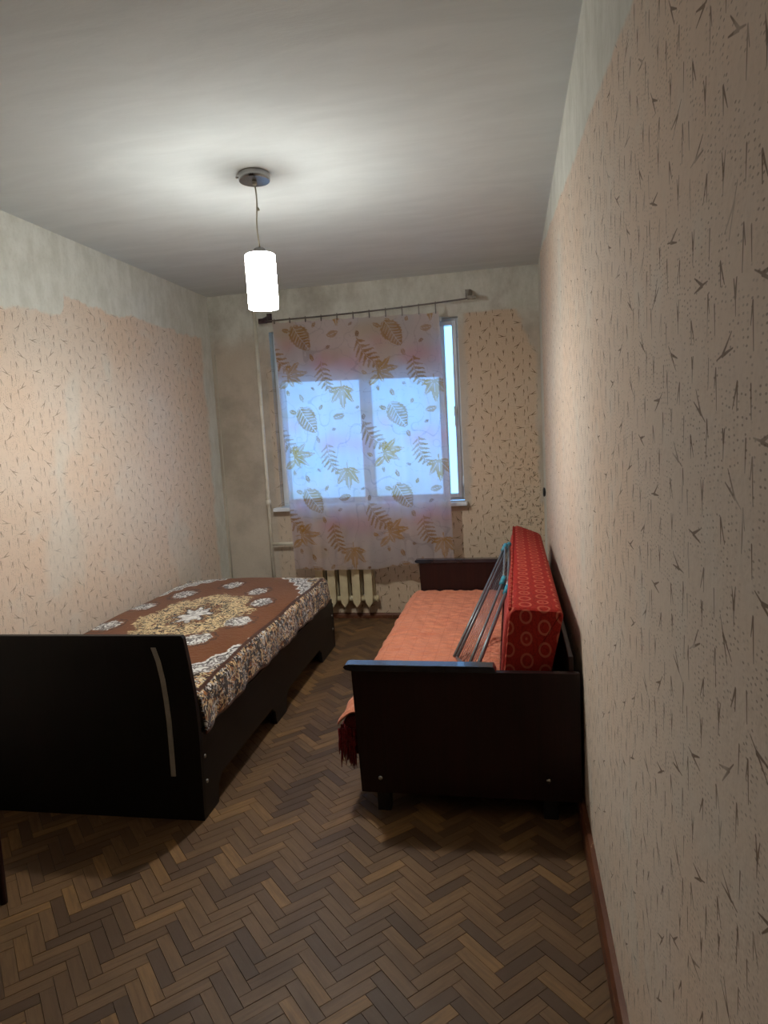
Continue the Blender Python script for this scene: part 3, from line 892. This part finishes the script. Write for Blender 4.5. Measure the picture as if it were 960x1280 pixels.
def bedspread_material():
    M = Mat('brown_plush_bedspread')
    s, t, _ = M.coords('UV')
    st = M.vec(s, t, 0.0)
    brown, dark = srgb(112, 64, 28), srgb(38, 26, 24)
    cream, white, tan = srgb(222, 196, 148), srgb(226, 224, 218), srgb(170, 112, 60)
    w1 = M.noise(st, 26.0, 3, .6); w2 = M.noise(st, 60.0, 3, .65); w3 = M.noise(M.vec(s, t, 5.0), 24.0, 1.5, .5, 1.6)
    lay = M.noise(M.vec(s, t, 9.0), 12.0, 3, .6)
    # speckled pattern: broken curling strokes
    sp = (w3 - .5).abs().step(.035, .015)
    sp2 = (M.noise(M.vec(s, t, 2.0), 20.0, 1.5, .5, 2.0) - .5).abs().step(.075, .055)
    ground = M.mix(w1.step(.42, .55), tan, brown)
    speck = M.mix(sp2, ground, cream)
    speck = M.mix((M.noise(M.vec(s, t, 12.0), 24.0, 1.5, .5, 1.5) - .5).abs().step(.085, .065) * .97, speck, dark)
    speck = M.mix((sp * lay.step(.40, .55)), speck, white)
    # field
    field = M.mix(w2.step(.4, .8) * .3, brown, srgb(112, 60, 28))
    # centre medallion
    r = ((s / .27) * (s / .27) + (t / .44) * (t / .44)).sqrt()
    ang = (s / .27).atan2(t / .44)
    rw = r + (ang * 8.0).sin() * .08 + (w1 - .5) * .6
    def ring(c, r0, r1, colour, soft=.05):
        return M.mix(rw.step(r0 - soft, r0 + soft) * rw.step(r1 + soft, r1 - soft), c, colour)
    petals = M.mix((w3 - .5).abs().step(.14, .11), field, cream)
    petals = M.mix((M.noise(M.vec(s, t, 31.0), 22.0, 1.5, .5, 1.5) - .5).abs().step(.04, .025), petals, dark)
    c = ring(field, .60, 1.0, petals, .04)
    inner = M.mix(sp2, dark, cream)
    c = ring(c, .30, .62, inner, .03)
    c = ring(c, .34, .42, brown, .03)
    c = ring(c, -.2, .27, M.mix(w3.step(.45, .55), white, srgb(176, 172, 170)), .02)
    c = ring(c, .24, .30, dark, .02)
    # small rosettes
    for (x, y, ra) in ((-.39, -.17, .065), (-.40, .20, .065), (-.29, .47, .07), (-.075, .69, .06), (.163, .52, .06), (.278, .26, .062), (.292, -.106, .07), (.20, -.40, .07), (-.15, -.55, .07), (-.30, -.50, .06)):
        dx, dy = (s - x) * (1 / ra), (t - y) * (1 / (ra * 1.35))
        d = (dx * dx + dy * dy).sqrt() + (w1 - .5) * 1.2
        c = M.mix(d.step(1.35, 1.25) * d.step(1.1, 1.2) * .7, c, dark)
        c = M.mix(d.step(1.0, .9), c, M.mix((w3 - .5).abs().step(.09, .06) * .85, white, srgb(60, 46, 44)))
    # lace spandrels in the corners
    sp_s = s.abs() * (1 / .45); sp_t = t.abs() * (1 / .88)
    k = sp_s.pow(2.0) + sp_t.pow(2.2) + (((s.abs() * 1.7 - t.abs()) * 34.0).sin()) * .05 + (w1 - .5) * .2
    lace = M.mix((M.noise(M.vec(s, t, 20.0), 30.0, 1, .5, 1.4) - .5).abs().step(.09, .04) * .85, white, srgb(64, 44, 40))
    c = M.mix(k.step(1.16, 1.20), c, white)
    c = M.mix(k.step(1.22, 1.26), c, dark)
    c = M.mix(k.step(1.26, 1.30), c, lace)
    c = M.mix(k.step(1.55, 1.62), c, speck)
    # dark line, then speckled border all round and on the hanging sides
    e = (s.abs() - .458).max(t.abs() - .925)
    c = M.mix(e.step(-.012, -.006), c, srgb(70, 40, 26))
    c = M.mix(e.step(.002, .008), c, speck)
    rim = (s - .598).max(-.60 - s).max(t - 1.01)
    c = M.mix(rim.step(.0, .006), c, srgb(88, 52, 28))
    M.base(c); M.set(rough=.9, spec=.15, sheen=.2)
    M.bump(w2 + w3, .35, .006)
    return M.m

# ------------------------------------------------------------------ sofa
SY0, SY1 = 2.27, 4.235       # outer faces of its two arm panels
def cushion_fabric():
    M = Mat('red_ring_pattern_fabric'); X = M.coords()
    u, v = (X[1] + X[2] * 1.0) * (1 / .082), X[0] * (1 / .064)
    row = v.floor()
    uu = u + (row * .5).fract() * 1.0
    jit = M.white(M.vec(uu.floor(), row, 3.0))
    ax, ay = (uu.fract() - .5) * .082, (v.fract() - .5) * .064
    d = ((ax / .024) * (ax / .024) + (ay / .019) * (ay / .019)).sqrt() + (jit - .5) * .15
    ring = (d - 1.0).abs().step(.24, .12)
    dot = d.step(.35, .2) * jit.gt(.6)
    lines = ((X[0] * 260.0 + (X[1] + X[2]) * 60.0 + M.noise(M.vec(X[0], X[1], X[2]), 22.0, 2) * 26.0).sin()).step(.55, .95)
    n = M.noise(M.vec(X[0], X[1], X[2]), 300.0, 2)
    c = M.mix(n.step(.3, .7), srgb(138, 31, 25), srgb(162, 43, 33))
    c = M.mix(lines * .45, c, srgb(110, 26, 24))
    c = M.mix(ring.max(dot) * .6, c, srgb(196, 112, 86))
    M.base(c); M.set(rough=.85, spec=.15); M.bump(n + ring * .6, .25, .003)
    return M.m

def cloth(name, a, b, sc=220.0, big=None):
    M = Mat(name); X = M.coords()
    V = M.vec(*X)
    n = M.noise(V, sc, 2); g = M.noise(V, 9.0, 4, .6)
    wv = ((X[0] * 900.0).sin() + (X[1] * 900.0).sin()) * .5
    c = M.mix(n.step(.3, .7), a, b)
    if big:
        c = M.mix(g.step(.5, .75) * .5, c, big)
        jg = (g - .5) * .012
        l1 = (((X[1] + jg) * (1 / .031)).fract() - .5).abs().step(.40, .48); l2 = (((X[0] + jg) * (1 / .062)).fract() - .5).abs().step(.44, .49)
        c = M.mix(l1.max(l2) * .35, c, srgb(176, 84, 58))
    M.base(c); M.set(rough=.88, spec=.15, sheen=.15)
    M.bump(n * .5 + g + wv * .2, .4, .004)
    return M.m

def loop_cushion(name, sections, mat):
    """closed loft through rounded sections [(y, [(x,z)...])]"""
    V, Fc = [], []
    n = len(sections[0][1])
    for y, p in sections: V += [(x, y, z) for x, z in p]
    for i in range(len(sections) - 1):
        for k in range(n):
            Fc.append((i * n + k, i * n + (k + 1) % n, (i + 1) * n + (k + 1) % n, (i + 1) * n + k))
    Fc.append(tuple(range(n))[::-1]); Fc.append(tuple((len(sections) - 1) * n + k for k in range(n)))
    bm = bmesh.new()
    vs = [bm.verts.new(v) for v in V]
    for f in Fc: bm.faces.new([vs[i] for i in f])
    return bm_obj(name, bm, mat, True)

def rounded(corners, r, n=4):
    """round the corners of a convex polygon"""
    out = []; N = len(corners)
    for i in range(N):
        p0, p, p1 = Vector(corners[i - 1]), Vector(corners[i]), Vector(corners[(i + 1) % N])
        a = p + (p0 - p).normalized() * r; b = p + (p1 - p).normalized() * r
        for k in range(n + 1):
            t = k / n
            q = a * (1 - t) ** 2 + p * 2 * t * (1 - t) + b * t * t
            out.append((q.x, q.y))
    return out

def build_sofa():
    r = root('sofa', (-.2, 3.25, 0), 'red sofa with dark wooden side panels standing along the right wall', 'sofa')
    xl, xr = -.603, .208
    for i, y0 in enumerate((SY0, SY1 - .026)):
        y1 = y0 + .026
        dx = -.012 * i
        arm = to(r, prism('side_panel', [(xl + .014 + dx, .077), (xr, .077), (xr, .548), (xl + dx, .548)], 1, y0, y1, MT['mahogany'], .001))
        # lacquered arm rail with a nosed front end
        prof = [(xl - .028 + dx, .562), (xl - .022 + dx, .571), (xl - .005 + dx, .574), (-.085, .572), (-.075, .549), (xl - .002 + dx, .549), (xl - .020 + dx, .553)]
        rl = prism('arm_rail', prof, 1, y0 - .010, y1 + .018, MT['armtop'], .003); rl.parent = arm
        if i == 0:
            for (bx, bz) in ((-.515, .135), (.094, .153)):
                bm = bmesh.new(); add_lathe(bm, [(.001, 0), (.0085, 0), (.0075, .004), (.001, .006)], (0, 0), 12)
                for v in bm.verts: v.co = Vector((bx + v.co.x, y0 - v.co.z, bz + v.co.y))
                b = bm_obj('bolt', bm, MT['bolt'], True); b.parent = arm
    for x in (-.535, .075):
        for y in (SY0 + .012, SY1 - .052):
            to(r, prism('foot', rounded([(x, y), (x + .052, y), (x + .052, y + .04), (x, y + .04)], .006, 2), 2, 0, .0775, MT['blackplastic']))
    to(r, box('seat_base', xl + .045, xr - .04, SY0 + .0265, SY1 - .0265, .10, .19, MT['mahogany'], .003))
    to(r, box('back_board', xr - .036, xr - .018, SY0 + .027, SY1 - .027, .191, .60, MT['mahogany'], .003))
    red = cloth('dark_red_upholstery', srgb(92, 26, 24), srgb(116, 34, 30), 160.0)
    # seat mattress with rounded front
    p = rounded([(-.662, .192), (.06, .192), (.06, .352), (-.662, .352)], .05, 6)
    q = rounded([(-.652, .200), (.05, .200), (.05, .345), (-.652, .345)], .05, 6)
    ya, yb = SY0 + .05, SY1 - .055
    to(r, loop_cushion('seat_cushion', [(ya, q), (ya + .015, p), (yb - .015, p), (yb, q)], red))
    # leaning back cushion
    near = [(-.070, .366), (.082, .366), (.165, .735), (.150, .752), (-.005, .762), (-.026, .745)]
    far = [(-.060, .366), (.092, .366), (.166, .722), (.150, .742), (.018, .795), (-.004, .780)]
    def lerp(t, shrink=0.0):
        pts = []
        cxm = sum(p_[0] for p_ in near) / 6; czm = sum(p_[1] for p_ in near) / 6
        for (a, b), (c_, d_) in zip(near, far):
            x, z = a + (c_ - a) * t, b + (d_ - b) * t
            pts.append((x + (cxm - x) * shrink, z + (czm - z) * shrink))
        return rounded(pts, .012, 3)
    y0, y1 = SY0 + .075, SY1 - .09
    secs = [(y0, lerp(0, .05)), (y0 + .006, lerp(.003, .015)), (y0 + .018, lerp(.01))] + [(y0 + .018 + (y1 - y0 - .036) * i / 12, lerp(.01 + .98 * i / 12)) for i in range(1, 13)] + [(y1 - .006, lerp(.997, .015)), (y1, lerp(1, .05))]
    bc = to(r, auto_smooth(loop_cushion('back_cushion', secs, cushion_fabric()), 40))
    plainred = cloth('plain_red_upholstery', srgb(176, 56, 48), srgb(190, 68, 58), 160.0)
    # plain front panel of the back cushion, a thin pad following its face
    V, Fc = [], []
    N = 16
    for i in range(N + 1):
        t = .02 + .96 * i / N; y = y0 + (y1 - y0) * t
        a = Vector(near[0]).lerp(Vector(far[0]), t); b = Vector(near[5]).lerp(Vector(far[5]), t)
        dirv = (b - a); nrm = Vector((-dirv.y, dirv.x)).normalized()
        for f_, off in ((.03, .0), (.07, .008), (.5, .012), (.88, .008), (.93, .0)):
            q_ = a + dirv * f_ + nrm * off; V.append((q_.x, y, q_.y))
        for f_ in (.93, .03):
            q_ = a + dirv * f_ - nrm * .004; V.append((q_.x, y, q_.y))
    for i in range(N):
        for k in range(7): Fc.append((i * 7 + k, i * 7 + (k + 1) % 7, (i + 1) * 7 + (k + 1) % 7, (i + 1) * 7 + k))
    Fc.append(tuple(range(7))[::-1]); Fc.append(tuple(N * 7 + k for k in range(7)))
    bm = bmesh.new(); vs = [bm.verts.new(v) for v in V]
    for f in Fc: bm.faces.new([vs[i] for i in f])
    fp = bm_obj('front_panel', bm, plainred, True); fp.parent = bc
    # piping along the top front edge
    pp = []
    for i in range(25):
        t = .01 + .98 * i / 24; b = Vector(near[5]).lerp(Vector(far[5]), t)
        pp.append((b.x + .003, y0 + (y1 - y0) * t, b.y + .006 + .0015 * math.sin(i * 2.1)))
    pi_ = tube('piping', pp, .006, cushion_fabric(), 8); pi_.parent = bc

    # orange throw over the seat, wrapped round the front edge, with a fringe
    nu, nv = 120, 260
    top_z, x_back, x_fr, rad = .357, -.078, -.668, .055
    arc = rad * math.pi / 2
    flat = x_back - (x_fr + rad)
    s = np.linspace(0, flat + arc * .85, nu); y = np.linspace(SY0 + .042, SY1 - .042, nv)
    Sg, Yg = np.meshgrid(s, y)
    th = np.clip((Sg - flat) / rad, 0, math.pi / 2)
    x = x_back - np.minimum(Sg, flat) - rad * np.sin(th)
    z = top_z - rad * (1 - np.cos(th)) - np.maximum(Sg - flat - arc, 0)
    seam = np.minimum(np.abs(np.mod(Yg - SY0, .125) - .0625), 1)
    quilt = .006 * np.sqrt(np.clip((.0625 - seam) / .0625, 0, 1)) * 0 + .0055 * np.power(np.clip(1 - seam / .0625, 0, 1), .5)
    seam2 = np.abs(np.mod(Sg, .19) - .095); quilt2 = .003 * np.power(np.clip(1 - seam2 / .095, 0, 1), .5)
    wr = .0030 * np.sin(Yg * 95 + 3 * np.sin(Sg * 13)) * np.sin(Sg * 9 + Yg * 5) + .0020 * np.sin(Sg * 70 + 2 * np.sin(Yg * 17))
    wr = wr + .0018 * np.sin(Yg * 160 + 2.5 * np.sin(Sg * 31 + Yg * 3)) 
    off = quilt * 1.3 + quilt2 + wr
    x = x - off * np.sin(th); z = z + off * np.cos(th) + .001
    # scalloped far end
    yy = Yg + .006 * np.sin(Sg * 120) * (Yg > SY1 - .06)
    verts = np.stack([x.ravel(), yy.ravel(), z.ravel()], 1)
    idx = np.arange(nu * nv).reshape(nv, nu)
    faces = np.stack([idx[:-1, :-1], idx[1:, :-1], idx[1:, 1:], idx[:-1, 1:]], -1).reshape(-1, 4)
    rt = root('sofa_throw', (-.4, 3.25, .357), 'orange quilted throw spread over the sofa seat with dark red fringe', 'throw')
    orange = cloth('orange_woven_cotton', srgb(212, 130, 98), srgb(224, 148, 116), 240.0, srgb(200, 110, 80))
    o = mesh_obj('quilted_cloth', verts, faces.tolist(), orange, True)
    md = o.modifiers.new('thickness', 'SOLIDIFY'); md.thickness = .005; md.offset = 1
    to(rt, o)
    # fringe: twisted dark red strands hanging from the front hem and round the near end
    bm = bmesh.new()
    rg = random.Random(3)
    def strand(x, y, z, L, dx, dy):
        add_tube(bm, [(x, y, z), (x + dx * .3 + rg.uniform(-.004, .004), y + dy * .5, z - L * .5), (x + dx + rg.uniform(-.006, .006), y + dy, z - L)], [.0035, .0045, .0012], 5)
    yq = SY0 + .045
    while yq < SY1 - .05:
        strand(-.672, yq, .300, rg.uniform(.09, .125), rg.uniform(-.004, .010), rg.uniform(-.006, .006)); yq += .0085
    for i in range(60):
        x = rg.uniform(-.675, -.615); strand(x, SY0 + .046 + rg.uniform(-.012, .004), rg.uniform(.235, .325), rg.uniform(.06, .10), rg.uniform(-.004, .006), rg.uniform(-.006, .004))
    fr = bm_obj('fringe', bm, cloth('dark_red_fringe', srgb(134, 30, 32), srgb(96, 20, 24), 120.0), True)
    to(rt, fr); fr['kind'] = 'stuff'; fr['label'] = 'dark red fringe'

# ------------------------------------------------------------------ folded clothes dryer
def build_rack():
    A, B = Vector((-.030, 3.62, .762)), Vector((-.036, 2.93, .69))
    P, Q = Vector((-.272, 2.90, .378)), Vector((-.165, 2.44, .470))
    r = root('clothes_dryer', (-.2, 2.9, .37), 'folded grey wire clothes dryer with turquoise corner caps leaning on the sofa back', 'clothes dryer')
    nrm = (B - A).cross(P - A).normalized()
    if nrm.x > 0: nrm = -nrm
    to(r, tube('outer_frame', [P, A], .008, MT['rackbar'], 10))
    to(r, tube('outer_frame', [B, Q], .008, MT['rackbar'], 10))
    to(r, tube('end_bar', [A, A.lerp(B, .5) + Vector((.004, 0, .006)), B], .007, MT['rackbar'], 10))
    to(r, tube('end_bar', [P, Q], .007, MT['rackbar'], 10))
    # folded leg frame lying against the main one
    o = nrm * .022
    P2, A2 = P.lerp(Q, .10) + o, A.lerp(B, .10) + o
    B2, Q2 = B.lerp(A, .12) + o, Q.lerp(P, .12) + o
    to(r, tube('leg_frame', [P2, A2], .007, MT['rackbar'], 10)); to(r, tube('leg_frame', [Q2, B2], .006, MT['rackbar'], 10))
    to(r, tube('leg_frame', [A2, B2], .006, MT['rackbar'], 10))
    for i in range(1, 12):
        t = i / 12
        to(r, tube('drying_wire', [P.lerp(Q, t), A.lerp(B, t)], .0017, MT['wire'], 6))
    for i, (p, d) in enumerate(((A, P - A), (B, Q - B), (A2, P - A), (B2, Q - B))):
        d = d.normalized()
        to(r, tube('corner_cap', [p - d * .014, p + d * .04], .0125, MT['teal'], 12))

# ------------------------------------------------------------------ chair at the left edge of the view
def build_chair():
    r = root('dining_chair', (-1.78, 1.46, 0), 'dark red wooden chair beside the bed headboard, only a leg in view', 'chair')
    xs, ys = (-1.985, -1.617), (1.27, 1.655)
    for x in xs:
        for y in ys:
            top = .44
            to(r, tube('leg', [(x, y, 0), (x, y, .20), (x, y, top)], [.0125, .015, .018], MT['darkwood'], 10))
    to(r, box('seat', xs[0] - .025, xs[1] + .022, ys[0] - .02, ys[1] + .022, .441, .468, MT['darkwood'], .008, 3))
    for x in xs:
        to(r, tube('back_post', [(x, ys[0], .468), (x, ys[0] - .03, .7), (x, ys[0] - .06, .90)], [.017, .016, .013], MT['darkwood'], 10))
    to(r, box('top_rail', xs[0] - .02, xs[1] + .02, ys[0] - .075, ys[0] - .05, .82, .91, MT['darkwood'], .006, 2))
    to(r, box('back_slat', xs[0], xs[1], ys[0] - .04, ys[0] - .022, .62, .67, MT['darkwood'], .005, 2))
    for x in xs:
        to(r, tube('stretcher', [(x, ys[0], .2), (x, ys[1], .2)], .009, MT['darkwood'], 8))

build_shell()
build_floor()
build_window()
build_heating()
build_bed()
build_sofa()
build_curtain()
build_rack()
build_lamp()
build_chair()
